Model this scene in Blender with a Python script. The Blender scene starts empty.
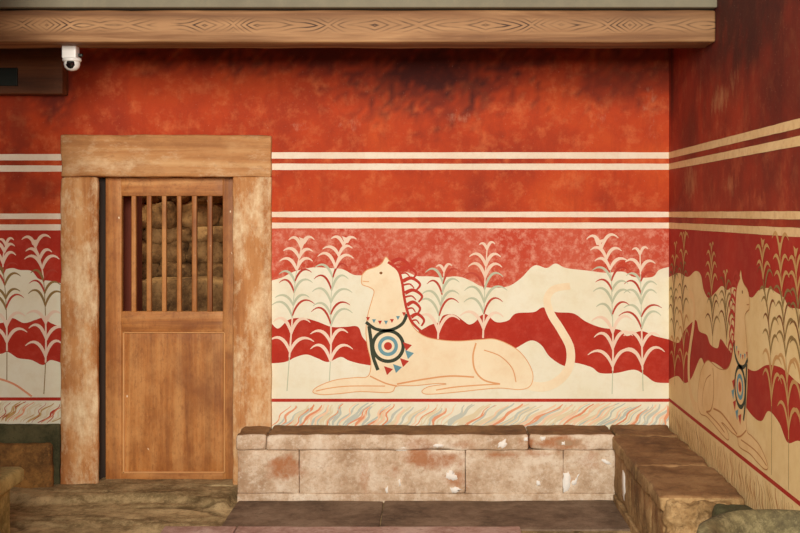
import bpy, bmesh, math, random
from mathutils import Vector, noise
from mathutils.geometry import tessellate_polygon
C = bpy.context.scene.collection
D, F, H, AX, AY = 7.0, 1176.0, 1.64, 435.0, 213.0     # wall distance, focal length (px), eye height, axis point
RW = 1.393                                            # right wall X
S = F / D

# ------------------------------------------------------------------ materials
def lin(c):
    return tuple(((v/255)/12.92 if v/255 <= .04045 else ((v/255+.055)/1.055)**2.4) for v in c) + (1.0,)

class NT:
    def __init__(s, name, rough=.8, spec=.25):
        s.m = bpy.data.materials.new(name); s.m.use_nodes = True
        s.t = s.m.node_tree; s.n = s.t.nodes; s.l = s.t.links
        s.b = s.n['Principled BSDF']; s.b.inputs['Roughness'].default_value = rough
        s.b.inputs['Specular IOR Level'].default_value = spec
        s.co = s.n.new('ShaderNodeTexCoord').outputs['Object']
    def map(s, scale=(1,1,1), rot=(0,0,0), loc=(0,0,0), src=None):
        m = s.n.new('ShaderNodeMapping'); s.l.new(src or s.co, m.inputs['Vector'])
        m.inputs['Scale'].default_value = scale; m.inputs['Rotation'].default_value = rot; m.inputs['Location'].default_value = loc
        return m.outputs[0]
    def noise(s, scale, detail=6, rough=.6, vec=None, dist=0):
        n = s.n.new('ShaderNodeTexNoise'); s.l.new(vec or s.co, n.inputs['Vector'])
        n.inputs['Scale'].default_value = scale; n.inputs['Detail'].default_value = detail
        n.inputs['Roughness'].default_value = rough; n.inputs['Distortion'].default_value = dist
        return n.outputs['Fac']
    def ramp(s, fac, stops, interp='LINEAR'):
        r = s.n.new('ShaderNodeValToRGB'); s.l.new(fac, r.inputs[0]); r.color_ramp.interpolation = interp
        e = r.color_ramp.elements
        while len(e) < len(stops): e.new(.5)
        for k, (p, c) in enumerate(stops):
            e[k].position = p; e[k].color = c if len(c) == 4 else lin(c)
        return r.outputs[0]
    def mask(s, fac, a, b):
        r = s.n.new('ShaderNodeMapRange'); s.l.new(fac, r.inputs[0])
        r.inputs[1].default_value = a; r.inputs[2].default_value = b
        return r.outputs[0]
    def math(s, op, a, b):
        m = s.n.new('ShaderNodeMath'); m.operation = op
        for i, v in enumerate((a, b)):
            if isinstance(v, (int, float)): m.inputs[i].default_value = v
            else: s.l.new(v, m.inputs[i])
        return m.outputs[0]
    def mix(s, fac, a, b, mode='MIX'):
        m = s.n.new('ShaderNodeMix'); m.data_type = 'RGBA'; m.blend_type = mode
        for i, v in ((0, fac), (6, a), (7, b)):
            if isinstance(v, (int, float)): m.inputs[i].default_value = v
            elif isinstance(v, tuple): m.inputs[i].default_value = v if len(v) == 4 else lin(v)
            else: s.l.new(v, m.inputs[i])
        return m.outputs[2]
    def attr(s, name='marks'):
        a = s.n.new('ShaderNodeVertexColor'); a.layer_name = name
        sp = s.n.new('ShaderNodeSeparateColor'); s.l.new(a.outputs[0], sp.inputs[0])
        return sp.outputs[0], sp.outputs[1], sp.outputs[2]
    def bump(s, h, strength=.3, dist=.01):
        b = s.n.new('ShaderNodeBump'); b.inputs['Strength'].default_value = strength; b.inputs['Distance'].default_value = dist
        s.l.new(h, b.inputs['Height']); s.l.new(b.outputs[0], s.b.inputs['Normal'])
    def out(s, c):
        if isinstance(c, tuple): s.b.inputs['Base Color'].default_value = c if len(c) == 4 else lin(c)
        else: s.l.new(c, s.b.inputs['Base Color'])
        return s.m

def white(): return (1,1,1,1)

def mat_redwall(name, c0, c1, c2, pale, shade_soot, amount=1.0):
    k = NT(name, .75, .3)
    n1 = k.noise(1.7, 7, .62); n2 = k.noise(9, 8, .7); n3 = k.noise(45, 5, .7)
    col = k.ramp(n1, [(.3, c0), (.5, c1), (.7, c2)])
    col = k.mix(k.mask(n2, .5, .78), col, pale)
    nv = k.noise(5, 8, .75, vec=k.map((1.6, 1.6, .5), loc=(4, 4, 4)))
    col = k.mix(k.math('MULTIPLY', k.mask(nv, .5, .3), .55), col, c0)
    col = k.mix(k.math('MULTIPLY', k.mask(n3, .62, .75), .35), col, pale)
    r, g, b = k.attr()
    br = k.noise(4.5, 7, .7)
    col = k.mix(k.math('MULTIPLY', k.math('MULTIPLY', r, k.mask(br, -.3, .5)), .9), col, shade_soot)  # red channel blends in painted shade and soot
    gm = k.mask(k.math('ADD', k.math('MULTIPLY', g, .42), k.noise(20, 9, .82, vec=k.map((1, 1, .35)))), .70, 1.0)
    col = k.mix(k.math('MULTIPLY', gm, .75*amount), col, b_pale(name))
    # fine pale scratches and pits
    v = k.noise(120, 2, .5); col = k.mix(k.math('MULTIPLY', k.mask(v, .70, .76), .5), col, (225,170,140))
    k.bump(k.math('ADD', n2, k.math('MULTIPLY', n3, .5)), .25, .006)
    return k.out(col)
def b_pale(name): return (214,150,118) if 'scuffed' not in name else (206,150,100)

def mat_paint(name, c, c2, wear=(214,120,96), wear_amt=.0, scale=14, rough=.8):
    k = NT(name, rough, .25)
    n1 = k.noise(3.2, 6, .6); n2 = k.noise(scale, 8, .72)
    col = k.mix(k.mask(n1, .35, .68), c, c2)
    if wear_amt: col = k.mix(k.math('MULTIPLY', k.mask(n2, .47, .66), wear_amt), col, wear)
    v = k.noise(110, 2, .5); col = k.mix(k.math('MULTIPLY', k.mask(v, .68, .76), .25), col, wear)
    k.bump(n2, .15, .004)
    return k.out(col)

def mat_wood(name, axis, dark, mid, light, grain=1.0, rings=False, rough=.7, wear=None, wear_rng=(.55,.75), spec=.3):
    """axis: 0 = grain runs along X, 2 = along Z"""
    k = NT(name, rough, spec)
    st = [10, 10, 10]; st[axis] = .55
    ff = [60, 60, 60]; ff[axis] = 1.6
    n1 = k.noise(1.0, 6, .65, vec=k.map(tuple(st)), dist=.4)
    n2 = k.noise(1.0, 6, .7, vec=k.map(tuple(ff)))
    col = k.ramp(n1, [(.3, dark), (.5, mid), (.68, light)])
    col = k.mix(k.math('MULTIPLY', k.mask(n2, .5, .75), .55*grain), col, dark)
    if rings:
        w = k.n.new('ShaderNodeTexWave'); w.wave_type = 'RINGS'; w.rings_direction = 'X'
        k.l.new(k.map((.0, .0, 0)), w.inputs['Vector'])
        # growth-ring loops: distance field of a gently bowed log cut by the beam face
        sx = k.n.new('ShaderNodeSeparateXYZ'); k.l.new(k.co, sx.inputs[0])
        bow = k.noise(1.35, 2, .4, vec=k.map((1, .05, .05)))
        wig = k.noise(7, 2, .5, vec=k.map((.6, 1, 1)))
        dz = k.math('ABSOLUTE', k.math('ADD', sx.outputs[2], k.math('MULTIPLY', k.math('SUBTRACT', wig, .5), .02)), 0)
        saw = k.math('PINGPONG', k.math('ADD', k.math('MULTIPLY', sx.outputs[0], 1.0), k.math('MULTIPLY', bow, 1.6)), .24)
        f = k.math('ADD', k.math('MULTIPLY', dz, 330), k.math('MULTIPLY', saw, 95))
        s1 = k.math('SINE', f, 0)
        m = k.math('MULTIPLY', k.mask(s1, .2, .8), k.mask(dz, .042, .012))
        col = k.mix(k.math('MULTIPLY', k.mask(dz, .05, .01), .55), col, light)
        nq = k.noise(4, 3, .6, vec=k.map((1, .1, .1)))
        col = k.mix(k.math('MULTIPLY', k.math('MULTIPLY', m, k.mask(nq, .38, .6)), .95), col, (50,30,20))
        k.n.remove(w)
    if wear or 'door' in name:
        nb = k.noise(5, 7, .7, vec=k.map(tuple(.6 if i == axis else 1 for i in range(3)), loc=(3, 1, 2)))
        col = k.mix(k.math('MULTIPLY', k.mask(nb, .5, .28), .6), col, dark)
        col = k.mix(k.math('MULTIPLY', k.mask(nb, .52, .72), .5), col, light)
        nd = k.noise(38, 5, .75, vec=k.map(tuple(.35 if i == axis else 1 for i in range(3))))
        col = k.mix(k.math('MULTIPLY', k.mask(nd, .56, .66), .4), col, dark)
    if name in ('door_wood', 'door_rail'):
        big = k.noise(2.3, 5, .6, vec=k.map((1, 1, 1), loc=(9, 2, 5)))
        col = k.mix(k.math('MULTIPLY', k.mask(big, .5, .32), .6), col, (120,62,24))
        col = k.mix(k.math('MULTIPLY', k.mask(big, .52, .7), .5), col, (222,164,98))
        fl = k.noise(24, 2, .4, vec=k.map((1, 1, .5), loc=(1, 7, 3)))
        col = k.mix(k.mask(fl, .745, .765), col, (240,214,176))
        sm = k.noise(55, 6, .8, vec=k.map((1, 1, .5))); col = k.mix(k.math('MULTIPLY', k.mask(sm, .52, .62), .3), col, (110,58,24))
    if wear:
        n3 = k.noise(6, 9, .8, vec=k.map(tuple(.5 if i == axis else 1 for i in range(3))))
        col = k.mix(k.mask(n3, *wear_rng), col, wear)
    v = k.noise(70, 3, .6); col = k.mix(k.math('MULTIPLY', k.mask(v, .68, .74), .45), col, light)
    k.bump(k.math('ADD', n1, k.math('MULTIPLY', n2, .6)), .35, .006)
    return k.out(col)

def mat_stone(name, dark, mid, light, rust=(176,104,58), white_=(238,230,215), bump=.5, scale=1.0, stain=True, rough=.85):
    k = NT(name, rough, .25)
    n1 = k.noise(3.5*scale, 8, .7); n2 = k.noise(16*scale, 10, .82); n3 = k.noise(60*scale, 6, .75)
    col = k.ramp(n1, [(.36, dark), (.5, mid), (.62, light)])
    col = k.mix(k.math('MULTIPLY', k.mask(n2, .5, .62), .65), col, light)
    col = k.mix(k.math('MULTIPLY', k.mask(n2, .46, .36), .75), col, dark)
    col = k.mix(k.math('MULTIPLY', k.mask(n3, .56, .64), .55), col, dark)
    col = k.mix(k.math('MULTIPLY', k.mask(n3, .44, .36), .4), col, light)
    if stain:
        r, g, b = k.attr()
        br = k.noise(20, 10, .85, dist=.8)
        col = k.mix(k.math('MULTIPLY', k.mask(k.math('ADD', b, k.math('MULTIPLY', br, 2.2)), 1.25, 2.1), .9), col, rust)
        col = k.mix(k.mask(k.math('ADD', r, k.math('MULTIPLY', br, .9)), .8, 1.15), col, dark)
        col = k.mix(k.mask(k.math('ADD', g, k.math('MULTIPLY', br, .9)), .95, 1.05), col, white_)
    k.bump(k.math('ADD', n2, k.math('MULTIPLY', n3, .5)), bump, .012)
    return k.out(col)

M = {}
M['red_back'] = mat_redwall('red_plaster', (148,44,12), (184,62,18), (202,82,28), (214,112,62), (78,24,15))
M['red_side'] = mat_redwall('red_plaster_shaded_scuffed', (120,36,18), (158,48,22), (180,62,30), (188,92,54), (52,20,14), .9)  # darker copy of the back red: right wall's dimness put into the colour
M['stripe'] = mat_paint('cream_stripe', (238,226,204), (230,212,186), (214,150,120), .2, 30)
M['stripe_side'] = mat_paint('ochre_stripe', (238,204,150), (226,188,132), (180,112,74), .3, 30)  # side paints: ochre of their own, with some right-wall shade mixed in
M['faded'] = mat_paint('faded_red', (190,66,42), (200,96,70), (228,160,134), .8, 20)
M['cream'] = mat_paint('cream_ground', (236,232,208), (230,224,194), (214,196,156), .3, 10)
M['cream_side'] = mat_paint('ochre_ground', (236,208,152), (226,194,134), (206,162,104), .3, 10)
M['red'] = mat_paint('deep_red', (180,48,28), (166,42,26), (214,100,80), .25, 12)
M['red_s'] = mat_paint('deep_red_side', (176,44,28), (160,38,26), (190,90,64), .25, 12)
M['leaf_pale'] = mat_paint('leaf_pale', (238,214,190), (228,196,168))
M['leaf_grey'] = mat_paint('leaf_grey', (192,198,170), (180,184,154))
M['leaf_red'] = mat_paint('leaf_red', (176,60,44), (190,80,60))
M['leaf_ochre'] = mat_paint('leaf_ochre', (206,160,100), (190,140,84))
M['leaf_olive'] = mat_paint('leaf_olive', (152,122,70), (136,110,64))
M['coat'] = mat_paint('coat', (242,228,194), (236,216,178), (228,194,150), .4, 8)
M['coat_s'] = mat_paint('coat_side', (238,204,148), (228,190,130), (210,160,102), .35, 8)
M['line_or'] = mat_paint('contour', (224,166,112), (214,150,100))
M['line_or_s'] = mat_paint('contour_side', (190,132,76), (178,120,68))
M['p_green'] = mat_paint('paint_green', (62,70,52), (50,58,46))
M['p_blue'] = mat_paint('paint_blue', (112,158,166), (96,140,152))
M['p_red'] = mat_paint('paint_red', (188,62,44), (176,52,38))
M['p_bluegrey'] = mat_paint('paint_bluegrey', (196,200,184), (184,192,178))
M['p_orange'] = mat_paint('paint_orange', (228,160,120), (220,140,100))
M['p_pale'] = mat_paint('paint_peach', (240,206,172), (236,198,160))
M['p_sand'] = mat_paint('paint_sand', (226,212,176), (218,202,164))
M['p_ochre'] = mat_paint('paint_ochre', (196,160,100), (184,146,90))
M['p_umber'] = mat_paint('paint_umber', (160,106,56), (150,98,50))
M['p_umber2'] = mat_paint('paint_tan', (186,140,86), (176,130,78))
M['p_brown'] = mat_paint('paint_brown', (136,84,40), (120,74,38))
M['beam'] = mat_wood('weathered_beam', 0, (82,52,32), (126,88,55), (172,132,90), .8, rings=True)
M['stub'] = mat_wood('dark_beam', 0, (70,40,22), (104,62,36), (134,84,48), .8)
M['paintwood'] = mat_paint('grey_plank', (124,118,98), (110,104,86), (140,130,104), .3)
M['lintel'] = mat_wood('door_lintel', 0, (150,98,54), (190,134,80), (214,168,114), .5, wear=(232,202,158), wear_rng=(.5,.75))
M['jamb'] = mat_wood('door_jamb', 2, (150,92,46), (190,130,74), (212,160,104), .5, wear=(240,216,172), wear_rng=(.45,.68))
M['door'] = mat_wood('door_wood', 2, (124,72,30), (180,116,56), (208,152,90), .5, rough=.5)
M['rail'] = mat_wood('door_rail', 0, (124,72,30), (180,116,56), (208,152,90), .5, rough=.5)
M['bead'] = mat_paint('door_bead', (216,164,106), (200,140,84))
M['gap_shade'] = mat_wood('gap_shade_wood', 2, (34,24,17), (50,36,25), (70,50,34), .4)  # shade of the door gap put into the wood colour
M['post'] = mat_wood('red_post', 2, (90,38,20), (112,48,26), (130,62,34), .4)
M['bench'] = mat_stone('bench_face', (172,140,108), (208,182,152), (232,216,192), (170,108,64))
M['cap'] = mat_stone('bench_cap', (100,76,46), (146,114,72), (184,152,106), (150,84,44))
M['cap_shade'] = mat_stone('bench_seat', (104,74,46), (134,98,62), (156,120,80), (130,80,44))  # stone colour darkened for the weaker light on upward faces
M['floor'] = mat_stone('floor_stone', (98,80,50), (152,130,90), (198,174,128), stain=True, scale=1)
M['pave'] = mat_stone('paving', (92,74,58), (122,100,80), (146,124,102), stain=False, scale=.8)
M['pink'] = mat_stone('pink_stone', (150,110,96), (186,150,136), (208,180,166), stain=False)
M['olive'] = mat_stone('green_dado', (52,52,32), (74,72,46), (96,90,60), stain=False)
M['boulder'] = mat_stone('ochre_block', (84,60,34), (128,90,48), (170,124,66), stain=False)
M['seat'] = mat_stone('yellow_limestone', (122,108,62), (166,148,92), (196,180,120), stain=False, scale=1.5)
M['basin'] = mat_stone('basin_stone', (66,58,38), (104,94,62), (142,130,92), stain=False, bump=.25)
M['rubble'] = mat_stone('rubble', (70,48,26), (124,90,52), (168,130,82), stain=False)
M['ceil'] = mat_paint('ceiling_boards', (96,80,60), (84,70,52))
M['dark'] = mat_paint('shade_pillar_paint', (84,40,26), (76,36,24))
M['plaster'] = mat_paint('white_plaster', (244,240,230), (236,228,214), (214,196,170), .2)
k = NT('white_plastic', .35, .5); M['plastic'] = k.out((214,212,204))
k = NT('black_glass', .08, .6); M['glass'] = k.out((12,12,14))
k = NT('dark_iron', .5, .5); k.b.inputs['Metallic'].default_value = .6; M['iron'] = k.out((40,44,38))

# ------------------------------------------------------------------ object helpers
def tag(o, label=None, cat=None, group=None, kind=None):
    if label: o['label'] = label
    if cat: o['category'] = cat
    if group: o['group'] = group
    if kind: o['kind'] = kind
    return o
def empty(name, loc, **kw):
    o = bpy.data.objects.new(name, None); C.objects.link(o); o.location = loc; o.empty_display_size = .1
    return tag(o, **kw)
def make(name, verts, faces, mats, fmat=None, parent=None, smooth=False, marks=None):
    me = bpy.data.meshes.new(name); me.from_pydata([tuple(v) for v in verts], [], faces)
    for m in (mats if isinstance(mats, list) else [mats]): me.materials.append(m)
    if fmat: me.polygons.foreach_set('material_index', fmat)
    if smooth: me.polygons.foreach_set('use_smooth', [True]*len(me.polygons))
    if marks is not None:
        a = me.color_attributes.new('marks', 'FLOAT_COLOR', 'POINT')
        a.data.foreach_set('color', [x for c in marks for x in (*c, 1.0)])
    me.update(); o = bpy.data.objects.new(name, me); C.objects.link(o)
    if parent:
        o.parent = parent; o.matrix_parent_inverse = parent.matrix_world.inverted() if parent.type != 'EMPTY' else o.matrix_parent_inverse
        if parent.type == 'EMPTY': o.location = -Vector(parent.location)
    return o
class Soup:
    """one mesh collected piece by piece"""
    def __init__(s): s.v = []; s.f = []; s.m = []
    def add(s, vs, fs, mi=0):
        b = len(s.v); s.v += [Vector(v) for v in vs]; s.f += [tuple(i+b for i in f) for f in fs]; s.m += [mi]*len(fs)
    def build(s, name, mats, parent=None, smooth=False, marks=None):
        return make(name, s.v, s.f, mats, s.m, parent, smooth, marks)

def stops(a, b, r, step):
    L = b-a; r = min(r, L*.45)
    out = [a, a+r*.25, a+r*.6, a+r] if r > 0 else [a]
    n = max(1, int(round((L-2*r)/step)))
    out += [a+r+(L-2*r)*i/n for i in range(1, n)]
    out += [b-r, b-r*.6, b-r*.25, b] if r > 0 else [b]
    return sorted(set(out))
def rbox(x0, x1, y0, y1, z0, z1, r=.01, step=.05, rough=0, freq=6, seed=0, chip=0):
    """rounded and optionally weathered block -> verts, faces"""
    xs, ys, zs = stops(x0, x1, r, step), stops(y0, y1, r, step), stops(z0, z1, r, step)
    idx, V, Fc = {}, [], []
    def vid(i, j, k):
        key = (i, j, k)
        if key not in idx: idx[key] = len(V); V.append(Vector((xs[i], ys[j], zs[k])))
        return idx[key]
    nx, ny, nz = len(xs)-1, len(ys)-1, len(zs)-1
    for i in range(nx):
        for j in range(ny):
            Fc.append((vid(i,j,0), vid(i,j+1,0), vid(i+1,j+1,0), vid(i+1,j,0)))
            Fc.append((vid(i,j,nz), vid(i+1,j,nz), vid(i+1,j+1,nz), vid(i,j+1,nz)))
    for i in range(nx):
        for k in range(nz):
            Fc.append((vid(i,0,k), vid(i+1,0,k), vid(i+1,0,k+1), vid(i,0,k+1)))
            Fc.append((vid(i,ny,k), vid(i,ny,k+1), vid(i+1,ny,k+1), vid(i+1,ny,k)))
    for j in range(ny):
        for k in range(nz):
            Fc.append((vid(0,j,k), vid(0,j,k+1), vid(0,j+1,k+1), vid(0,j+1,k)))
            Fc.append((vid(nx,j,k), vid(nx,j+1,k), vid(nx,j+1,k+1), vid(nx,j,k+1)))
    for v in V:
        rr = r
        if chip: rr = r*(1+chip*max(0, noise.noise(v*5+Vector((seed,9,1)))*2))
        c = Vector((min(max(v.x, x0+rr), x1-rr), min(max(v.y, y0+rr), y1-rr), min(max(v.z, z0+rr), z1-rr)))
        d = v-c
        if d.length > rr > 0: v[:] = c+d.normalized()*rr
        if rough:
            o = Vector((seed*3.1, seed*1.7, seed*.9))
            n = noise.noise_vector(v*freq+o)+.5*noise.noise_vector(v*freq*3+o)
            v += n*rough
    return V, Fc
def marks_for(V, blobs, na=.8):
    """blobs: (x, z, rx, rz, channel, strength) painted on by position"""
    out = []
    for v in V:
        c = [0, 0, 0]
        for (bx, bz, rx, rz, ch, st) in blobs:
            n = noise.noise(Vector((v.x*7, v.y*7, v.z*7)))*na+noise.noise(Vector((v.x*25, v.y*25, v.z*25)))*.5
            d = math.sqrt(((v.x-bx)/rx)**2+((v.z-bz)/rz)**2)+n
            c[ch] = max(c[ch], st*max(0, min(1, 1.4-d*1.4)))
        out.append(c)
    return out
def block(name, dims, mat, parent=None, blobs=(), smooth=True, **kw):
    V, Fc = rbox(*dims, **kw)
    o = make(name, V, Fc, mat, None, parent, smooth, marks_for(V, blobs))
    return o
def sub(parent_obj, o):      # give a part to a mesh part without moving it
    o.parent = parent_obj
    o.location = (0, 0, 0); return o

# wall plane pixel helpers (photo measurements -> metres on the wall)
def bx(px, d=D): return (px-AX)/(F/d)
def bz(py, d=D): return H-(py-AY)/(F/d)
def back(u, z, off): return (u, D-off, z)
def side(u, z, off): return (RW-off, D-u, z)
def bp(p): return (bx(p[0]), bz(p[1]))
def rp(p):
    s = (p[0]-AX)/RW
    return (D-F/s, H-(p[1]-AY)/s)

# ------------------------------------------------------------------ room shell
def grid_wall(name, mat, us, zs, to3, thick, hole=None, blobs=(), kind='structure'):
    sp = Soup(); idx = {}
    def inside(u, z): return hole and hole[0] < u < hole[1] and hole[2] < z < hole[3]
    nu, nz = len(us), len(zs); V = []
    for i in range(nu):
        for j in range(nz): V.append(Vector(to3(us[i], zs[j], 0)))
    nf = len(V)
    Fc = []; present = set()
    for i in range(nu-1):
        for j in range(nz-1):
            if not inside((us[i]+us[i+1])/2, (zs[j]+zs[j+1])/2):
                present.add((i, j)); Fc.append((i*nz+j, (i+1)*nz+j, (i+1)*nz+j+1, i*nz+j+1))
    # boundary skirt gives the wall its thickness
    bk = {}
    def bv(n, i, j):
        if n not in bk: bk[n] = len(V); V.append(Vector(to3(us[i], zs[j], -thick)))
        return bk[n]
    for (i, j) in present:
        for (di, dj, a, b) in ((-1,0,(i,j+1),(i,j)), (1,0,(i+1,j),(i+1,j+1)), (0,-1,(i,j),(i+1,j)), (0,1,(i+1,j+1),(i,j+1))):
            if (i+di, j+dj) not in present:
                na, nb = a[0]*nz+a[1], b[0]*nz+b[1]
                Fc.append((nb, na, bv(na, *a), bv(nb, *b)))
    if to3(1, 0, 0)[0] != to3(0, 0, 0)[0]: mk = marks_for(V, blobs, .3)
    else: mk = marks_for([Vector((D-v.y, 0, v.z)) for v in V], blobs, .3)
    o = make(name, V, Fc, mat, None, None, False, mk); tag(o, kind=kind); return o
def span(a, b, step, extra=()):
    n = int((b-a)/step); return sorted(set([round(a+(b-a)*i/n, 5) for i in range(n+1)]+list(extra)))

FX0, FX1, FZ = bx(62), bx(272), bz(135)                 # door frame outer edges
IX0, IX1, IZ = bx(99), bx(233.5), bz(177)            # opening
LW = -2.72
B = lambda px, py, rx, ry, ch, st: (bx(px), bz(py), rx/S, ry/S, ch, st)
shade_soot_wear = [B(435,70,120,58,0,1.1), B(380,50,420,30,0,.95), B(620,70,70,44,0,.8), B(610,60,70,20,0,.6), B(310,60,50,25,0,.4), B(55,90,24,42,0,.9),
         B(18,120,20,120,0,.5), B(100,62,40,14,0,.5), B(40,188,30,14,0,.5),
         B(465,118,30,9,1,.6), B(300,128,26,8,1,.6), B(600,115,40,20,1,.45), B(350,126,24,12,1,.5), B(650,110,12,60,1,.55), B(520,180,60,10,1,.3),
         B(505,110,4,16,1,.7), B(380,75,18,4,1,.3), B(90,85,14,25,1,.35), B(480,180,150,8,1,.3)]  # dark blobs paint shade under both beams plus soot, the rest pale wear
xs = span(LW, RW+.0, .03, (FX0+.01, FX1-.01)); zs = span(0, 3.1, .03, (FZ-.01,))
wb = grid_wall('wall_back', M['red_back'], xs, zs, back, .3, (FX0+.01, FX1-.01, -1, FZ-.01), shade_soot_wear)
R_ = lambda px, py, rx, ry, ch, st: (*rp((px, py)), rx, ry, ch, st)
rs = [R_(740,10,1.6,.55,0,1.0), R_(790,60,1.0,.6,0,.7), R_(720,100,.35,.12,1,.8), R_(735,80,.3,.14,1,.5), R_(700,90,.3,.3,1,.4), R_(690,180,.3,.2,1,.75), R_(730,185,.3,.1,1,.6), R_(690,130,.3,.35,0,.6), R_(760,20,.8,.25,0,.9), R_(780,80,.3,.3,0,.5), R_(672,60,.06,.5,0,.9), R_(730,150,.2,.1,1,.4)]
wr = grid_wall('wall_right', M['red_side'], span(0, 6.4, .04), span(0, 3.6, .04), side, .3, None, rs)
wl = block('wall_left', (LW-.3, LW, 2.6, D+.3, 0, 3.6), M['dark'], r=0, step=.5, smooth=False); tag(wl, kind='structure')
cb = block('ceiling', (LW-.3, RW+.3, 5.86, D+.3, 3.03, 3.16), M['ceil'], r=0, step=.5, smooth=False); tag(cb, kind='structure')

# floor: one uneven paved surface
def floor_mesh():
    V, Fc, mk = [], [], []
    xs = span(LW-.3, RW+.3, .025); ys = span(1.6, D+.0, .02)
    nx, ny = len(xs), len(ys)
    for x in xs:
        for y in ys:
            p = Vector((x, y, 0))
            h = .006*noise.noise(p*2.2)+.004*noise.noise(p*9)
            # worn ledge rising towards the door on the left, with ridged flags before it
            if x < -1.14:
                w = min(1, (-1.14-x)/.02)
                t = noise.noise(Vector((x*1.3, y*.5, 4)))*.35+noise.noise(Vector((x*5, y*2, 4)))*.08
                h += w*.034*max(0, min(1, (y-6.5+t)/.05))
                h += w*.012*max(0, min(1, (y-6.12+t*.8)/.03))-.012*w*max(0, min(1, (y-6.3)/.1))
                h += w*.007*noise.noise(Vector((x*2.5, y*11, 2)))+w*.003*noise.noise(Vector((x*9, y*25, 2)))
            cr = abs(noise.noise(Vector((x*1.3, y*3.5, 7))))
            h -= .012*max(0, 1-cr*22)
            V.append((x, y, h)); mk.append((max(0, 1-cr*14)*.7, 0, .25*max(0, noise.noise(p*1.5))))
    for i in range(nx-1):
        for j in range(ny-1):
            Fc.append((i*ny+j, (i+1)*ny+j, (i+1)*ny+j+1, i*ny+j+1))
    return V, Fc, mk
V, Fc, mk = floor_mesh()
fl = make('floor', V, Fc, M['floor'], None, None, True, mk); tag(fl, kind='structure')

# ------------------------------------------------------------------ beams
BY = 5.83; sB = F/BY
bz0, bz1 = H+(AY-42)/sB, H+(AY-10)/sB
V, Fc = rbox(LW, RW+.0, BY, BY+.23, bz0, bz1, r=.012, step=.06, rough=.003, freq=4)
zc = (bz0+bz1)/2+.005
o = make('ceiling_beam', [v-Vector((0, BY, zc)) for v in V], Fc, M['beam'], None, None, True)
o.location = (0, BY, zc); tag(o, 'long weathered timber beam with looping grain across the top of the room', 'beam')
o = block('edge_board', (LW, RW, BY-.03, BY+.25, bz1+.008, bz1+.37), M['paintwood'], r=.006, step=.2)
tag(o, 'pale grey painted board lying along the top of the weathered beam', 'board')
SY = 6.88; sS = F/SY
V, Fc = rbox(LW, bx(62.5, SY), SY, D-.006, H+(AY-94)/sS, 2.66, r=.008, step=.05, rough=.002)
o = make('stub_beam', V, Fc, M['stub'], None, None, True)
tag(o, 'short dark brown timber beam in the upper left corner below the long beam', 'beam')
V, Fc = rbox(bx(-20, SY), bx(18, SY), SY-.012, SY+.002, H+(AY-86)/sS, H+(AY-68)/sS, r=.003, step=.1)
p = make('metal_plate', V, Fc, M['iron'], None, o); p['label'] = 'dark green metal plate'; 

# ------------------------------------------------------------------ security camera
def lathe(profile, seg=40, axis='z'):
    V, Fc = [], []
    for (r, h) in profile:
        for k in range(seg):
            a = 2*math.pi*k/seg
            V.append(Vector((r*math.cos(a), r*math.sin(a), h)) if axis == 'z' else Vector((r*math.cos(a), h, r*math.sin(a))))
    n = len(profile)
    for i in range(n-1):
        for k in range(seg):
            q = (i*seg+k, i*seg+(k+1) % seg, (i+1)*seg+(k+1) % seg, (i+1)*seg+k)
            Fc.append(q)
    Fc.append(tuple(range(seg))); Fc.append(tuple(range((n-1)*seg, n*seg)))
    return V, Fc
cy = 6.0; sc_ = F/cy
cam_x = (72-AX)/sc_; topz = bz0
e = empty('security_camera', (cam_x, cy, topz), label='small white dome security camera hanging under the long beam above the door', cat='security camera')
def at(V, c): return [v+Vector(c) for v in V]
V, Fc = rbox(-.042, .030, -.035, .03, -.062, .003, r=.006, step=.02); make('mounting_box', at(V, (cam_x, cy, topz)), Fc, M['plastic'], None, e, True)
V, Fc = lathe([(.0, .0), (.03, .0), (.046, -.004), (.048, -.016), (.043, -.022), (.0, -.022)]); make('collar', at(V, (cam_x, cy, topz-.055)), Fc, M['plastic'], None, e, True)
V, Fc = lathe([(.002, .026), (.024, .022), (.037, .0), (.041, -.018), (.036, -.036), (.024, -.048), (.008, -.053), (.001, -.0535)]); hd = make('camera_ball', at(V, (cam_x, cy, topz-.07)), Fc, M['plastic'], None, e, True)
V, Fc = lathe([(.001, -.047), (.012, -.045), (.022, -.038), (.026, -.028), (.026, -.02)], axis='y')
o = make('lens', at(V, (cam_x+.001, cy+.004, topz-.09)), Fc, M['glass'], None, e, True); o['label'] = 'round black lens'
# short lead running back from the mounting box
V, Fc = rbox(.030, .052, .0, .02, -.05, -.034, r=.005, step=.02); o = make('cable', at(V, (cam_x, cy, topz)), Fc, M['iron'], None, e, True); o['label'] = 'short dark cable'

# ------------------------------------------------------------------ door
d1 = empty('door_1', ((IX0+IX1)/2, D, 0), kind='structure')
FY = D-.035
V, Fc = rbox(FX0, FX1, FY, D+.16, IZ, FZ, r=.012, step=.03, rough=.004, freq=9, seed=1, chip=2)
o = make('lintel', V, Fc, M['lintel'], None, d1, True); o['label'] = 'broad pale wooden lintel'
sj = Soup(); sj.add(*rbox(FX0, IX0, FY, D+.012, .0, IZ+.001, r=.010, step=.03, rough=.003, freq=8, seed=2, chip=2))
sj.add(*rbox(FX0, IX0-.045, D+.011, D+.16, .0, IZ, r=.004, step=.1))
sj.build('jamb', M['jamb'], d1, True)
V, Fc = rbox(IX0-.04, IX0+.06, D+.14, D+.17, .0, IZ, r=.004, step=.1); o = make('gap_shade_strip', V, Fc, M['gap_shade'], None, d1, True); o['label'] = 'dark brown strip standing for the shade in the door gap'  # dark strip added where the gap beside the leaf is only shaded
V, Fc = rbox(IX1, FX1, FY, D+.16, .0, IZ+.001, r=.010, step=.03, rough=.003, freq=8, seed=3, chip=2); make('jamb', V, Fc, M['jamb'], None, d1, True)
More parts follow.
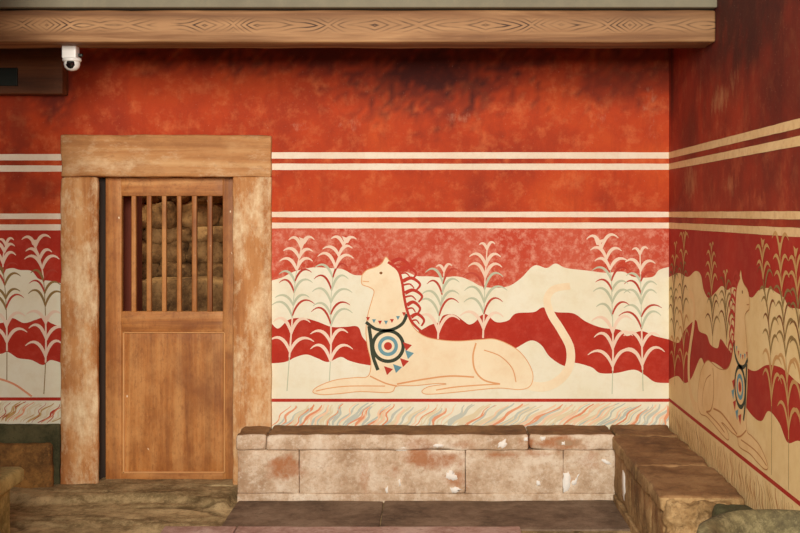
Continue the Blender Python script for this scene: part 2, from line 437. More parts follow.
DY = D+.085; sD = F/DY
dx = lambda px: (px-AX)/sD
dz = lambda py: H-(py-AY)/sD
X0, X1, Z0, Z1 = dx(105.5), dx(233.9), dz(480.5), dz(178)
leaf = Soup()
W = (dx(121.5), dx(222.7), dz(311.6), dz(196)); T = .045
leaf.add(*rbox(X0, W[0], DY, DY+T, Z0, Z1, r=.004, step=.06))                 # stiles
leaf.add(*rbox(W[1], X1, DY, DY+T, Z0, Z1, r=.004, step=.06))
o = leaf.build('stile', M['door'], d1, True)
o = Soup()
o.add(*rbox(W[0]-.001, W[1]+.001, DY+.001, DY+T-.001, W[3], Z1-.0005, r=.003, step=.06))
o.add(*rbox(W[0]-.001, W[1]+.001, DY+.001, DY+T-.001, dz(332), W[2], r=.003, step=.06))
o.add(*rbox(W[0]-.001, W[1]+.001, DY+.001, DY+T-.001, Z0+.0005, dz(472), r=.003, step=.06))
o.build('rail', M['rail'], d1, True)
V, Fc = rbox(W[0]-.002, W[1]+.002, DY+.006, DY+T-.012, dz(473), dz(331), r=.002, step=.08)
pn = make('lower_panel', V, Fc, M['door'], None, d1, True)
bd = Soup()
bx0, bx1, bz0_, bz1_ = dx(123), dx(225.2), dz(473), dz(332)
for q in ((bx0, bx0+.010, bz0_, bz1_), (bx1-.008, bx1, bz0_, bz1_), (bx0, bx1, bz0_, bz0_+.009), (bx0, bx1, bz1_-.007, bz1_)):
    bd.add(*rbox(q[0], q[1], DY-.006, DY+.01, q[2], q[3], r=.003, step=.2))
bd.build('panel_bead', M['bead'], pn, True).location = (0, 0, 0)
for (a, b) in ((131,135.6), (146.2,151), (161.5,166), (176.5,181), (191.5,196.5), (207,212)):
    V, Fc = rbox(dx(a), dx(b), DY+.004, DY+.036, W[2]-.003, W[3]+.003, r=.006, step=.1); make('bar', V, Fc, M['door'], None, d1, True)
# pegs and flecks of old plaster on the panel
# passage behind the door
random.seed(5)
rub = Soup()
def stone(cx, cy, cz, rx, ry, rz, seed):
    bm = bmesh.new(); bmesh.ops.create_icosphere(bm, subdivisions=3, radius=1)
    V = []
    for v in bm.verts:
        c = v.co; m = max(abs(c.x), abs(c.y), abs(c.z)); c = c.lerp(c/m, .55)
        n = noise.noise(c*1.6+Vector((seed, 0, 0)))*.28+noise.noise(c*5+Vector((seed, 3, 0)))*.1
        c = c*(1+n); V.append(Vector((cx+c.x*rx, cy+c.y*ry, cz+c.z*rz)))
    Fc = [tuple(v.index for v in f.verts) for f in bm.faces]; bm.free()
    rub.add(V, Fc)
rub.add(*rbox(-3.0, -.6, 8.16, 8.3, 0, 3.0, r=0, step=.5))
z = .1; n = 0
while z < 2.7:
    hh = random.uniform(.09, .17); x = -3.0+random.uniform(0, .2)
    while x < -.7:
        w = random.uniform(.12, .34); stone(x+w/2, 8.12, z+hh/2, w*.56, random.uniform(.08, .16), hh*.6, n); n += 1; x += w
    z += hh
o = rub.build('wall_passage', M['rubble'], None, True); tag(o, kind='structure')
o = block('floor_passage', (-3.0, -.6, D+.30, 8.3, -.1, .0), M['floor'], r=0, step=.3); tag(o, kind='structure')
# brick-like sill and red post seen through the bars
sl = block('masonry_ledge', (dx(118), -.75, 7.60, 7.92, 0.0, 1.21), M['rubble'], r=.03, step=.06, rough=.02, freq=5)
tag(sl, 'low rubble masonry ledge glimpsed through the door bars', 'ledge')
ps = block('timber_post', (dx(112)-.05, dx(130)-.04, 7.42, 7.55, 0, 2.6), M['post'], r=.01, step=.1)
tag(ps, 'reddish brown upright post behind the leftmost gap in the door bars', 'post')

# ------------------------------------------------------------------ painting helpers
def crom(P, n=8, closed=False):
    out = []; m = len(P)
    rng = range(m) if closed else range(m-1)
    for i in rng:
        p0 = P[(i-1) % m] if closed or i > 0 else P[0]; p1 = P[i]; p2 = P[(i+1) % m]; p3 = P[(i+2) % m] if closed or i+2 < m else P[-1]
        for k in range(n):
            t = k/n
            out.append(tuple(.5*(2*p1[c]+(p2[c]-p0[c])*t+(2*p0[c]-5*p1[c]+4*p2[c]-p3[c])*t*t+(3*p1[c]-p0[c]-3*p2[c]+p3[c])*t**3) for c in (0, 1)))
    if not closed: out.append(P[-1])
    return out
def fill(sp, poly, to3, off, mi=0):
    sp.k = getattr(sp, 'k', 0)+1; off += sp.k*4e-6
    V = [Vector(to3(u, z, off)) for u, z in poly]
    tris = tessellate_polygon([[Vector((u, z, 0)) for u, z in poly]])
    sp.add(V, [tuple(t) for t in tris], mi)
def ribbon(sp, pts, w, to3, off, mi=0, taper=None):
    """pts in metres; w = full width; taper = f(t) -> factor"""
    V = []; n = len(pts); sp.k = getattr(sp, 'k', 0)+1; off += sp.k*4e-6
    for i, p in enumerate(pts):
        a = pts[max(0, i-1)]; b = pts[min(n-1, i+1)]
        dxx, dzz = b[0]-a[0], b[1]-a[1]; L = math.hypot(dxx, dzz) or 1
        f = (taper(i/(n-1)) if taper else 1)*w/2
        V.append(to3(p[0]-dzz/L*f, p[1]+dxx/L*f, off)); V.append(to3(p[0]+dzz/L*f, p[1]-dxx/L*f, off))
    sp.add(V, [(2*i, 2*i+1, 2*i+3, 2*i+2) for i in range(n-1)], mi)
def lerp_y(P, x):
    if x <= P[0][0]: return P[0][1]
    for a, b in zip(P, P[1:]):
        if a[0] <= x <= b[0]: return a[1]+(b[1]-a[1])*(x-a[0])/max(1e-9, b[0]-a[0])
    return P[-1][1]
U = 1/S          # one photo pixel on the wall, in metres
def leafshape(sp, p, sgn, L, up, w, to3, off, mi):
    pts = []
    x0, z0 = p; x1, z1 = x0+sgn*L*.18, z0+up*.95; x2, z2 = x0+sgn*L*.55, z0+up*1.5; x3, z3 = x0+sgn*L, z0+up*.85
    for k in range(11):
        t = k/10; a = (1-t)**3; b = 3*(1-t)**2*t; c = 3*(1-t)*t*t; d = t**3
        pts.append((a*x0+b*x1+c*x2+d*x3, a*z0+b*z1+c*z2+d*z3))
    ribbon(sp, pts, w, to3, off, mi, lambda t: .35+.9*math.sin(math.pi*min(1, t*.9+.12))*(1-t*.25) if t < .97 else .25)
def plant(parent, stem, bands, to3, mats, seed, flower=True, top_len=15):
    """stem: points (metres) from root to tip; bands: three boundary polylines (metres)"""
    rnd = random.Random(seed); sp = Soup()
    P = crom(stem, 12)
    T, Mi, Bo = bands
    def region(x, z):
        return 3 if z > lerp_y(T, x) else 2 if z > lerp_y(Mi, x) else 1 if z > lerp_y(Bo, x) else 0
    # accumulate arc length
    acc = [0]
    for a, b in zip(P, P[1:]): acc.append(acc[-1]+math.hypot(b[0]-a[0], b[1]-a[1]))
    tot = acc[-1]
    def at_len(s):
        for i in range(len(acc)-1):
            if acc[i+1] >= s:
                t = (s-acc[i])/max(1e-9, acc[i+1]-acc[i]); return (P[i][0]+(P[i+1][0]-P[i][0])*t, P[i][1]+(P[i+1][1]-P[i][1])*t)
        return P[-1]
    for i in range(len(P)-1):
        reg = region(*P[i]); ribbon(sp, [P[i], P[i+1]], U*(1.6 if reg in (1, 3) else .8)*(1.15-.4*i/len(P)), to3, .0022, 0 if reg in (1, 3) else 1)
    s = .10*tot if tot > .4 else .03
    alt = 0
    while s < tot-.03:
        p = at_len(s); reg = region(*p); f = s/tot
        L = (top_len+9*(1-f)+rnd.uniform(-2, 2))*U; up = L*rnd.uniform(.55, .75)
        for sg in (-1, 1):
            if reg in (1, 3): mi = 0
            elif reg == 2: mi = 2 if (alt % 3 == (0 if sg < 0 else 1)) else 1
            else: mi = 1
            if reg == 0:
                if f < .1: leafshape(sp, p, sg, L*.35, L*1.1, U*1.6, to3, .0024, 1)
                continue
            leafshape(sp, (p[0], p[1]+rnd.uniform(-1, 1)*U), sg, L*rnd.uniform(.85, 1.1), up, U*(2.9 if reg != 2 else (2.2 if mi == 1 else 1.9)), to3, .0024+.00005*alt, mi)
        s += (17 if reg == 1 else 11.5)*U*rnd.uniform(.9, 1.1); alt += 1
    tip = P[-1]
    if flower:
        fill(sp, [(tip[0]-1.5*U, tip[1]-3*U), (tip[0]+2*U, tip[1]-3*U), (tip[0]+6*U, tip[1]+3*U), (tip[0]+1*U, tip[1]+2*U), (tip[0]-4*U, tip[1]+4*U)], to3, .0026, 0)
    else:
        leafshape(sp, tip, 1, 8*U, 7*U, U*2.4, to3, .0024, 0); leafshape(sp, tip, -1, 8*U, 6*U, U*2.4, to3, .0024, 0)
    o = sp.build('painted_plant', mats, parent); return o

def animal(parent, mp, to3, mats, line_m):
    """plain resting animal with raised head; mp: local px -> wall metres"""
    body = [(362,275),(367,270),(376,267),(382,263),(386,257),(391,263),(398,269),(402,280),(404,294),(406,308),(410,321),(417,331),(430,338),(455,341),(480,339.5),(494,339),(508,344),
            (520,352),(529,364),(533,376),(530,386),(520,389.5),(500,388),(480,389.5),(462,391.5),(440,393.5),(426,394),(422,391),(429,386.5),(446,384),(436,383.5),(415,385.5),(397,386),(393,391),(385,392.5),
            (360,391.5),(340,393.5),(322,394.5),(313,392),(318,386.5),(335,380),(355,377.5),(368,376),(371,362),(367.5,346),(366,330),(368,314),(372,300),(374,291),(369,287),(362,284)]
    sp = Soup(); fill(sp, [mp(p) for p in crom(body, 6, True)], to3, .0030, 0)
    tail = crom([(524,384),(542,387),(558,381),(569,367),(570,348),(561,330),(551,314),(547,299),(554,289),(570,286)], 8)
    ribbon(sp, [mp(p) for p in tail], 8.5*U, to3, .0031, 0, lambda t: 1.15-.35*t)
    # contours
    def st(P, w=1.3, mi=1, tp=None): ribbon(sp, [mp(p) for p in crom(P, 8)], w*U, to3, .0034, mi, tp)
    st(body+[body[0]], .8)
    st([(476,343),(473,356),(475,370),(484,380),(500,384)], 1.6); st([(500,384),(480,385),(455,387),(436,390)], 1.2)
    st([(370,376),(385,383),(397,386)], 1.4); st([(397,384),(425,379),(450,376),(474,377)], 1.6)
    st([(484,350),(500,356),(512,368),(516,382)], 1); st([(362.5,281),(366,281.5),(369,281.5)], .8); st([(316,391),(330,388),(350,386),(385,386)], 1)
    o = sp.build('painted_animal', [mats['coat'], mats['line']], parent)
    o['label'] = 'pale resting long-tailed animal with raised head and red mane'
    # sub-parts
    e1 = Soup()
    c = mp((381,273)); fill(e1, [(c[0]+1.6*U*math.cos(a*.5236), c[1]+1.3*U*math.sin(a*.5236)) for a in range(12)], to3, .0038)
    sub(o, e1.build('eye', [M['p_brown']]))
    mn = Soup()
    for k, (x, y) in enumerate([(392,262),(399,270),(403,281),(405,293),(407,305),(411,317)]):
        L = 17 if k < 4 else 13
        ribbon(mn, [mp(p) for p in crom([(x,y),(x+L*.5,y-3),(x+L,y+3),(x+L*.8,y+9)], 6)], 4*U, to3, .0036, 0, lambda t: 1-.6*t)
        ribbon(mn, [mp(p) for p in crom([(x,y+4),(x+L*.4,y+3),(x+L*.65,y+7)], 6)], 2*U, to3, .0036, 0, lambda t: 1-.5*t)
    ribbon(mn, [mp(p) for p in crom([(388,262),(398,270),(402,282),(404,296),(407,310),(412,322),(422,332)], 6)], 2.6*U, to3, .0037, 0)
    m_ = mn.build('mane', [M['p_red']]); sub(o, m_); m_['label'] = 'mane of plain red tufts'
    rs_ = Soup(); cc = (388, 346)
    for j, (r, mi) in enumerate(((17,0),(13.5,3),(10,1),(6.5,3),(4,2))):
        fill(rs_, [mp((cc[0]+r*math.cos(a*math.pi/18), cc[1]+r*math.sin(a*math.pi/18))) for a in range(36)], to3, .0036+.0002*j, mi)
    m_ = rs_.build('shoulder_disc', [M['p_green'], M['p_blue'], M['p_red'], mats['coat']]); sub(o, m_); m_['label'] = 'ringed green, blue and red disc'
    cl = Soup()
    ribbon(cl, [mp(p) for p in crom([(366,322),(376,329),(390,330),(402,324),(407,314)], 6)], 3.2*U, to3, .0036, 0)
    for k in range(7):
        x = 368+k*6.0; y = 322+6*math.sin(math.pi*k/6)-k*.8-5
        fill(cl, [mp((x-2, y)), mp((x+2, y)), mp((x, y+4))], to3, .0040, 1+(k % 2))
    for k, (x, y) in enumerate([(407,346),(409,354),(404,362),(397,368),(388,370)]):
        fill(cl, [mp((x-4, y-4)), mp((x+5, y-1)), mp((x-1, y+5))], to3, .0040, 1+(k % 2))
    ribbon(cl, [mp(p) for p in crom([(369,326),(371,340),(373,356),(378,370)], 6)], 3.5*U, to3, .0035, 0)
    m_ = cl.build('collar', [M['p_green'], M['p_red'], M['p_blue']]); sub(o, m_); m_['label'] = 'green collar edged with red and blue'
    return o

def bandset(parent, top, mid, bot, u0, u1, z_bot, to3, cm, rm, fm, ztop):
    """faded red field, upper cream wave, deep red wave, lower cream ground"""
    def curve(P): return [(u, z) for (u, z) in crom(P, 6)]
    T, Mi, Bo = curve(top), curve(mid), curve(bot)
    s = Soup(); fill(s, [(T[0][0], ztop)]+T+[(T[-1][0], ztop)], to3, .0010); s.build('faded_red_field', [fm], parent)
    s = Soup(); fill(s, T+Mi[::-1], to3, .0014); s.build('upper_cream_wave', [cm], parent)
    s = Soup(); fill(s, Mi+Bo[::-1], to3, .0012); s.build('red_wave', [rm], parent)
    s = Soup(); fill(s, Bo+[(Bo[-1][0], z_bot), (Bo[0][0], z_bot)], to3, .0016); s.build('lower_cream_ground', [cm], parent)
    return T, Mi, Bo
def dado(parent, u0, u1, z0, z1, to3, gm, mats, seed, lw, n, line_m, lf=1.0):
    s = Soup(); fill(s, [(u0, z0), (u1, z0), (u1, z1), (u0, z1)], to3, .0018, 0)
    rnd = random.Random(seed); u = u0+.02; Hh = z1-z0
    while u < u1-.02:
        lean = lf*(rnd.uniform(.7, 1.5)+.4*math.sin(u*3))*Hh; ph = u*9+rnd.uniform(-.5, .5); amp = rnd.uniform(.007, .015); t0 = rnd.uniform(0, .12); t1 = rnd.uniform(.8, 1); pts = []
        for k in range(15):
            t = min(1, max(0, t0+(t1-t0)*k/14+.05*math.sin(k*.9+ph)))
            pts.append((min(u1-.006, max(u0+.006, u+lean*(t-.2)+amp*math.sin(ph+t*12))), z0+.006+(Hh-.012)*t))
        ribbon(s, pts, lw*rnd.uniform(.4, 1.1), to3, .0019, 1+rnd.randrange(len(mats)), lambda t: .45+.6*math.sin(math.pi*t)*(1+.4*math.sin(t*17+ph)))
        u += n*rnd.uniform(.5, 1.5)
    s.build('marbled_band', [gm]+mats, parent)
    s = Soup(); fill(s, [(u0, z1), (u1, z1), (u1, z1+.019), (u0, z1+.019)], to3, .0024); s.build('red_line', [line_m], parent)
def stripes(parent, rows, u0, u1, to3, m, f):
    for (a, b) in rows:
        s = Soup(); n = 60; V = []
        for k in range(n+1):
            u = u0+(u1-u0)*k/n; j = .0015*noise.noise(Vector((u*9, a, 0)))
            V += [to3(u, f(a)+j, .0020), to3(u, f(b)-j, .0020)]
        s.add(V, [(2*i, 2*i+1, 2*i+3, 2*i+2) for i in range(n)]); s.build('cream_stripe', [m], parent)
ROWS = ((152.3,158.6), (163.6,169.9), (211.8,217.2), (222.6,228.4))

# --- painting on the back wall, right of the door
wp = empty('wall_painting', (0.2, D, .52), label='wall painting right of the door with a pale resting animal between red and cream waves', cat='mural')
U0, U1 = bx(270), RW-.001
top = [(270,281),(282,277.5),(293,272),(304,269),(315,267.3),(329,268),(342.7,269.3),(353.7,274.8),(364.8,276),(373,282),(390,280),(404,272),(417,276),(430,276.4),(442,277.6),(454,276.4),(463,277.6),(472,281.5),(484,287),(505.6,287),(520,279),(534,265.6),(546.6,268),(555.6,263.5),(566,268),(587.6,270.6),(605.5,272.8),(623,271.7),(634,277),(652,277),(659,270),(668.8,267)]
mid = [(270,321),(278,328.5),(289,319.6),(303,318),(317,321.4),(331.6,326.8),(346,326.8),(358,326.8),(364,339),(380,350),(405,338),(419.5,331),(430,325),(439,322),(443.5,315.4),(454,314.5),(463,320.5),(469,324.4),(475,322),(481,315.4),(487,314.5),(496,322),(508,320.5),(516,313.4),(534,312),(543,307.3),(555.6,312),(573.4,313.4),(586,321.6),(602,327.7),(619.7,329.8),(627,336),(641,331),(655,336),(668.8,339.4)]
bot = [(270,363.4),(285,362),(296,357),(306.7,354.5),(317,358),(328,362),(340.5,357),(349,360.6),(362,364),(380,366),(420,366),(470,366),(505,352),(516,348),(530.6,340.5),(541,344.8),(550,357),(564.5,366),(573.4,362.6),(591,367),(600,373),(616,373),(634,369.7),(644.7,375),(655,382),(668.8,383)]
bb = bandset(wp, [bp(p) for p in top], [bp(p) for p in mid], [bp(p) for p in bot], U0, U1, bz(400), back, M['cream'], M['red'], M['faded'], bz(227))
dado(wp, U0, U1, bz(431), bz(401.8), back, M['cream'], [M['p_orange'], M['p_pale'], M['p_bluegrey'], M['p_bluegrey'], M['p_pale'], M['p_sand'], M['p_sand']], 3, .014, .019, M['red'])
stripes(wp, ROWS, U0, U1, back, M['stripe'], bz)
pm = [M['leaf_pale'], M['leaf_grey'], M['leaf_red']]
animal(wp, bp, back, {'coat': M['coat'], 'line': M['line_or']}, None)
for i, (st_, fw) in enumerate([([(287,391),(290,350),(293,310),(296,275),(303,241)], 1), ([(329,389),(331,345),(331,300),(335,268),(346,240)], 1), ([(438,339),(439,318),(442,295),(444,272)], 0),
        ([(483,338),(484,310),(485,280),(487,250)], 0), ([(612,394),(613,350),(612,305),(610,270),(598,242)], 1), ([(643,391),(642,350),(641,300),(640,255)], 0)]):
    plant(wp, [bp(p) for p in st_], bb, back, pm, 10+i, fw, 15)

# --- painting left of the door
wp2 = empty('wall_painting', (-2.4, D, .52), label='narrow strip of painted wall with two reeds left of the door', cat='mural')
ul0, ul1 = LW+.001, bx(64)
topL = [(-26,268),(0,270),(12,268),(20,270),(31.5,271),(39,279),(51,281),(64,284)]
midL = [(-26,318),(0,323),(12,318),(24,323),(35,320),(43,318),(51,323),(64,328)]
botL = [(-26,356),(0,354),(8,352),(18,358),(31.5,360),(43,365),(51,360),(64,364)]
bl = bandset(wp2, [bp(p) for p in topL], [bp(p) for p in midL], [bp(p) for p in botL], ul0, ul1, bz(400), back, M['cream'], M['red'], M['red'], bz(228.5))
dado(wp2, bx(-26), ul1, bz(424), bz(400.5), back, M['cream'], [M['p_orange'], M['leaf_red'], M['p_sand'], M['p_ochre'], M['p_sand']], 8, .009, .014, M['red'])
stripes(wp2, [(a+1.8, b+1.8) for a, b in ROWS], bx(-26), ul1, back, M['stripe'], bz)
pmL = [M['leaf_pale'], M['leaf_olive'], M['leaf_red']]
plant(wp2, [bp(p) for p in [(44,394),(46,350),(45,300),(42,268),(34,242)]], bl, back, pmL, 31, 1, 14)
plant(wp2, [bp(p) for p in [(7,380),(7,340),(6,300),(3,262),(6,246)]], bl, back, pmL, 32, 0, 14)
s = Soup(); ribbon(s, [bp(p) for p in crom([(-20,376),(0,379),(14,384),(26,392),(32,396.5)], 8)], 2*U, back, .003, 0); s.build('curved_outline', [M['p_orange']], wp2)

# --- painting on the right wall
wp3 = empty('wall_painting', (RW, 5.6, .52), label='wall painting on the right side wall turning the corner, ochre and shaded', cat='mural')
topR = [(668.2,277),(679,273),(688,277),(695.7,271),(701,275),(704,290),(709,298),(716,292),(722,286),(727.6,290),(733,287),(744,292),(752,297.6),(759.5,290),(769,288),(776,292),(784,297.6),(789.5,307),(800,309),(815,318)]
midR = [(668.2,339),(679,342.6),(684.4,331),(695.7,320),(699.4,331),(707,335),(710.7,344.5),(718,348),(721,339),(729,350),(740,362),(754,371),(767,365),(780,367),(787.6,372.7),(800,384),(815,392)]
botR = [(668.2,379),(678,376),(685,383),(692,377.6),(700.7,358),(706,367),(713,362),(730.5,376),(742,400),(753,416),(762,421),(769,411),(779.6,423),(788,442.5),(800,441),(815,455)]
tR, mR, oR = [[rp(p) for p in q] for q in (topR, midR, botR)]
for q in (tR, mR, oR):
    q[0] = (.0012, q[0][1])
    for a in range(40):       # continue towards the viewer, outside the frame
        last = q[-1]
        if last[0] > 4.2: break
        q.append((last[0]+.11, q[0][1]+.05*math.sin(last[0]*9)))
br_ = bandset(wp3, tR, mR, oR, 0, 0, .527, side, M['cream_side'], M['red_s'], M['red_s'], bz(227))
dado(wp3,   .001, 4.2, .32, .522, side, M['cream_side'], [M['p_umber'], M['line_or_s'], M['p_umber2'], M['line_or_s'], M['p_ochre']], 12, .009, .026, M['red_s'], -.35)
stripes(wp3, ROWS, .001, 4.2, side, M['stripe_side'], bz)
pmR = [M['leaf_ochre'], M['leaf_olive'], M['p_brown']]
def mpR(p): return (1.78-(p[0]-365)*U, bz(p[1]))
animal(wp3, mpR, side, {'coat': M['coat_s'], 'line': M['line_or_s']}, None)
for i, (st_, fw) in enumerate([([(675,385),(675,350),(674,300),(676,250)], 0), ([(684,384),(684,340),(683,290),(685,240)], 0), ([(713,346),(713,320),(712,290),(712,252)], 0), ([(727,345),(727,330),(726,300),(726,280)], 0),
        ([(772,475),(772,400),(770,330),(764,282),(763,243)], 1), ([(789,490),(789,420),(786,350),(783,300),(780,246)], 1), ([(803,500),(803,420),(800,340),(796,252)], 1)]):
    plant(wp3, [rp(p) for p in st_], br_, side, pmR, 50+i, fw, 17)

# ------------------------------------------------------------------ stone benches
BT = .381; FYb = 6.67                                    # seat height, front face
def fx(px): return bx(px, FYb)
def fz(py): return bz(py, FYb)
FB = lambda px, py, rx, ry, ch, st: (fx(px), fz(py), rx*FYb/F, ry*FYb/F, ch, st)
bn = empty('stone_bench', (0, 6.85, 0), label='long pale stone bench built along the painted back wall', cat='bench')
bl_ = [FB(285,470,22,13,2,.9), FB(412,460,26,14,2,1.0), FB(445,458,26,12,2,.85), FB(457,483,14,14,2,.8), FB(395,470,12,10,2,.6), FB(500,455,26,6,2,1), FB(540,454,26,5,2,.6), FB(365,480,6,22,2,.5), FB(590,460,25,12,2,.45),
       FB(320,460,22,16,1,.32), FB(460,495,20,10,0,.5), FB(570,480,12,18,2,.5), FB(595,490,22,10,0,.35), FB(238,470,6,22,2,.4), FB(380,492,200,4,0,.4)]
blc = [FB(440,444,40,5,0,.35), FB(450,444,60,7,2,.6), FB(480,446,24,3,1,.8), FB(560,443,45,8,2,.9), FB(580,443,25,5,0,.7), FB(400,447,10,2.5,1,.95), FB(510,446,20,4,1,.5), FB(450,441,60,5,0,.4), FB(262,443,18,6,2,.3), FB(300,441,60,3,0,.4)]
cz = BT; cb0 = fz(450.5)
jx = [235.5, 266, 529, 615.2]
for a, b in zip(jx, jx[1:]):
    V, Fc = rbox(fx(a)+.0015, fx(b)-.0015, FYb, (D-.045 if a < 240 else D-.008), cb0, BT, r=.013, step=.02, rough=.0045, freq=11, seed=a, chip=1.6)
    o = Soup(); o.add(V, Fc)
    # dimmer light on the seat put into colour: darker second material on upward faces
    for i, f in enumerate(Fc):
        zz = sum(V[q].z for q in f)/4; yy = sum(V[q].y for q in f)/4
        if zz > BT-.012 and yy > FYb+.02: o.m[i] = 1
    o.build('seat_slab', [M['cap'] if 0 else M['bench'], M['cap_shade']], bn, True, marks_for(V, blc))
jx = [237, 299, 465.5, 563.5, 616]
for a, b in zip(jx, jx[1:]):
    block('face_block', (fx(a)+.0012, fx(b)-.0012, FYb+.012, FYb+.28, fz(494), cb0-.001), M['bench'], bn, bl_, r=.006, step=.02, rough=.003, freq=9, seed=b, chip=1.5)
block('plinth', (fx(237), fx(616), FYb+.004, FYb+.28, -.01, fz(494)+.001), M['bench'], bn, bl_, r=.008, step=.03, rough=.003, freq=10, seed=4)
def flake(parent, pts, to3, off=.004):
    s = Soup(); P = []
    sz = max(p[0] for p in pts)-min(p[0] for p in pts)
    for i, a in enumerate(pts):
        b = pts[(i+1) % len(pts)]
        for t in (0, .33, .66):
            u, z = a[0]+(b[0]-a[0])*t, a[1]+(b[1]-a[1])*t
            P.append((u+sz*.22*noise.noise(Vector((u*90, z*90, 1))), z+sz*.22*noise.noise(Vector((u*90, z*90, 8)))))
    n = len(P)
    cx_ = sum(p[0] for p in P)/n; cz_ = sum(p[1] for p in P)/n
    V = [to3(u, z, -.004) for u, z in P]+[to3(cx_+(u-cx_)*.85, cz_+(z-cz_)*.85, off) for u, z in P]+[to3(cx_, cz_, off*1.2)]
    Fc = [(i, (i+1) % n, n+(i+1) % n, n+i) for i in range(n)]+[(n+i, n+(i+1) % n, 2*n) for i in range(n)]
    s.add(V, Fc); o = s.build('plaster_patch', [M['plaster']], parent, True); o['label'] = 'chipped white plaster patch'; return o
bf = lambda u, z, off: (u, FYb+.010-off, z)
for pts in ([(446,473),(452,470),(456,474),(458,480),(453,481),(447,480)], [(450,489),(457,487),(462,490),(457,493),(452,493)], [(564,474),(568,471),(571,476),(571,485),(568,492),(564,493),(563,484)],
            [(571,484),(576,478),(580,474),(578,480),(575,486)], [(601,460),(605,459),(612,464),(608,466)], [(536,481),(540,481),(541,486),(537,486)], [(396,448.5),(406,448),(409,450.5),(398,451.5)], [(385,489),(388,486),(388,493),(386,494)], [(398,480),(400,479),(401,486),(399,487)]):
    flake(bn, [(fx(x), fz(y)) for x, y in pts], bf)
cf = lambda u, z, off: (u, FYb-.001-off, z)
for pts in ([(500,442),(506,440),(508,445),(502,449),(497,447)], [(561,442),(565,441),(565,445),(562,445)], [(524,438),(528,437),(528,441),(524,441)], [(540,437),(546,436),(545,440),(541,441)], [(433,445),(440,443),(444,446),(437,448)]):
    flake(bn, [(fx(x), fz(y)) for x, y in pts], cf, .003)

bn2 = empty('stone_bench', (1.2, 6.0, 0), label='brown stone bench running along the right wall towards the viewer', cat='bench')
NE = 5.22
b3 = [(1.0, .25, .2, .1, 2, .3), (1.0, .15, .3, .06, 0, .4)]
for (ya, yb) in ((FYb+.002, D-.008), (5.86, FYb-.014), (NE, 5.858)):
    V, Fc = rbox(1.0 if ya < 6.6 else fx(617.2), RW-.010, ya, yb, BT-.075, BT+.001, r=.016, step=.02, rough=.008, freq=10, seed=ya, chip=2)
    o = Soup(); o.add(V, Fc)
    for i, f in enumerate(Fc):
        zz = sum(V[q].z for q in f)/4
        if zz > BT-.008: o.m[i] = 1
    o.build('seat_slab', [M['cap'], M['cap_shade']], bn2, True, marks_for(V, b3))
for (ya, yb) in ((6.1, 6.672), (5.55, 6.098), (NE+.03, 5.548)):
    V, Fc = rbox(1.016, RW-.02, ya, yb, .05, BT-.076, r=.012, step=.03, rough=.006, freq=8, seed=ya, chip=2)
    make('side_block', V, Fc, M['cap'], None, bn2, True, marks_for(V, b3))
V, Fc = rbox(1.006, RW-.02, NE+.03, 6.664, -.01, .049, r=.008, step=.04, rough=.003, seed=9); make('plinth', V, Fc, M['cap'], None, bn2, True, marks_for(V, b3))
# broken, lumpy end of the bench
V, Fc = rbox(1.015, RW-.07, NE-.06, NE+.028, .0, BT-.02, r=.03, step=.009, rough=.022, freq=16, seed=21); make('broken_end', V, Fc, M['cap'], None, bn2, True, marks_for(V, [(1.2, .3, .3, .05, 1, .25), (1.3, .1, .2, .1, 0, .9)]))
V, Fc = rbox(1.19, RW-.012, 4.55, NE-.11, 0, .385, r=.04, step=.02, rough=.018, freq=9, seed=12)
o = make('rough_stone', V, Fc, M['olive'], None, None, True); tag(o, 'dark rough stone at the foot of the right wall between bench end and basin', 'stone block')
lf = lambda u, z, off: (1.016-off, u, z)
flake(bn2, [(6.30, .09), (6.37, .12), (6.39, .19), (6.36, .26), (6.30, .25), (6.27, .18)], lf)

# ------------------------------------------------------------------ floor slabs
def slab(name, poly_px_front, y0, y1, z, m, label, xs_, seed):
    V, Fc = rbox(xs_[0], xs_[1], y0, y1, -.06, z, r=.008, step=.04, rough=.003, freq=5, seed=seed, chip=1)
    o = make(name, V, Fc, m, None, None, True, [(0,0,0)]*len(V)); return tag(o, label, 'paving slab')
yk = 6.06
slab('paving_slab', None, yk, FYb+.0, .010, M['pave'], 'long brown paving slab before the bench, left of the floor crack', (fx(238), bx(382, 6.4)-.002), 1)
slab('paving_slab', None, yk, FYb+.0, .011, M['pave'], 'long brown paving slab before the bench, right of the floor crack', (bx(382, 6.4)+.002, 1.012), 2)
slab('paving_slab', None, 5.1, yk-.008, .030, M['pink'], 'pinkish stone slab at the bottom edge, left of the joint below the door', ((165-AX)*6.05/F, (236.5-AX)*6.05/F), 3)
slab('paving_slab', None, 5.1, yk-.008, .028, M['pink'], 'pinkish stone slab at the bottom edge before the bench, right of the joint', ((237.5-AX)*6.05/F, (520-AX)*6.05/F), 4)
th = block('threshold_stone', (IX0-.02, IX1+.01, 6.93, D+.2, -.04, .036), M['floor'], r=.012, step=.03, rough=.005, freq=7, seed=6)
tag(th, 'worn stone threshold under the wooden door', 'threshold')

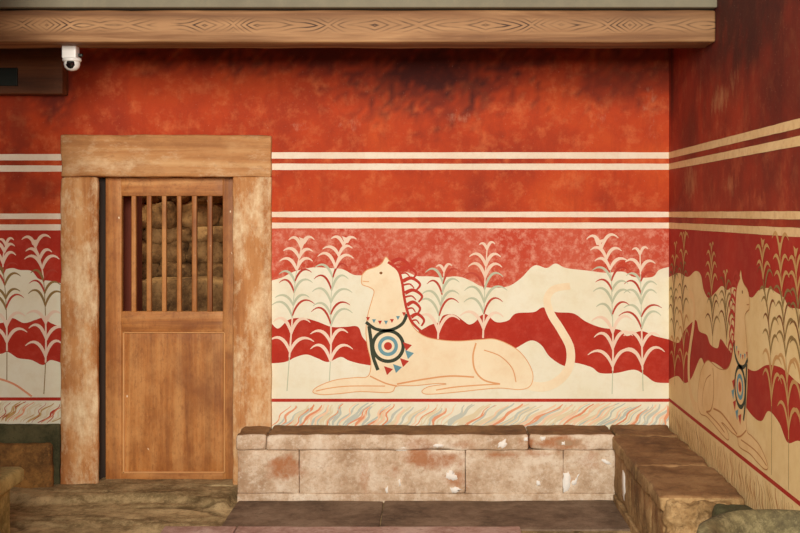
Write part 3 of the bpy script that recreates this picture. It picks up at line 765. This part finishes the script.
# ------------------------------------------------------------------ lower left: dado ledge, block, foreground seat
o = block('plaster_dado', (LW+.001, bx(61.5), D-.03, D-.002, .0, bz(423.5)), M['olive'], r=.01, step=.03, rough=.006, freq=9, seed=3)
tag(o, 'dark olive plaster dado under the painted strip left of the door', 'plaster dado')
o = block('stone_block', (LW+.003, bx(57), D-.11, D-.046, .0, bz(440)), M['boulder'], r=.028, step=.02, rough=.012, freq=6, seed=5)
tag(o, 'rough ochre stone block at the wall foot left of the door', 'stone block')
e = empty('limestone_bench', (-2.3, 5.0, 0), label='yellow limestone bench with overhanging slab in the lower left corner', cat='bench')
block('seat_slab', (-2.68, -1.972, 4.0, 5.66, .35, .425), M['seat'], e, r=.018, step=.03, rough=.004, freq=7, seed=8, chip=1)
block('support', (-2.66, -2.005, 4.1, 5.56, 0.0, .352), M['seat'], e, r=.015, step=.04, rough=.006, freq=7, seed=9)

# ------------------------------------------------------------------ stone basin, lower right
V, Fc = lathe([(.001, -.06), (.17, -.06), (.18, .03), (.13, .1), (.12, .30), (.18, .42), (.27, .50), (.315, .58), (.328, .61), (.34, .645), (.332, .672), (.305, .684), (.277, .672), (.262, .64), (.255, .59), (.245, .50), (.16, .44), (.001, .42)], 72)
for v in V: v += noise.noise_vector(v*7)*.004
o = make('stone_basin', at([v*.88 for v in V], (1.115, 3.64, .055)), Fc, M['basin'], None, None, True)
tag(o, 'greenish grey round stone basin with thick rounded rim in the lower right corner', 'basin')

# round red column added out of view to shade the left wall strip
V, Fc = lathe([(.001, 0), (.17, 0), (.17, .05), (.115, .07), (.135, 2.9), (.19, 2.96), (.20, 3.06), (.001, 3.06)], 40)
o = make('shade_pillar', at(V, (-1.775, 4.4, 0)), Fc, M['dark'], None, None, True); tag(o, kind='structure')

# ------------------------------------------------------------------ light and camera
def area(name, loc, rot, sx, sy, power, col):
    l = bpy.data.lights.new(name, 'AREA'); l.shape = 'RECTANGLE'; l.size = sx; l.size_y = sy; l.energy = power; l.color = col
    o = bpy.data.objects.new(name, l); C.objects.link(o); o.location = loc; o.rotation_euler = rot; return o
area('daylight_opening', (-.35, -.6, 2.9), (math.radians(80), 0, math.radians(-2)), 1.5, 1.8, 560, (1, .945, .875))
area('passage_daylight', (-1.9, 7.7, 2.9), (math.radians(-8), 0, 0), 1.0, .5, 26, (1, .86, .62))
w = bpy.data.worlds.new('world'); bpy.context.scene.world = w; w.use_nodes = True
w.node_tree.nodes['Background'].inputs[0].default_value = (.95, .9, .82, 1); w.node_tree.nodes['Background'].inputs[1].default_value = .24
cam = bpy.data.cameras.new('camera'); co = bpy.data.objects.new('camera', cam); C.objects.link(co)
co.location = (0, 0, H); co.rotation_euler = (math.radians(90), math.radians(.0), 0)
cam.lens = F/800*36; cam.sensor_width = 36; cam.shift_x = -35/800; cam.shift_y = -53.5/800; cam.clip_end = 100
bpy.context.scene.camera = co
vs = bpy.context.scene.view_settings
vs.view_transform = 'Standard'; vs.look = 'None'; vs.gamma = 1; vs.use_curve_mapping = False; vs.exposure = 0
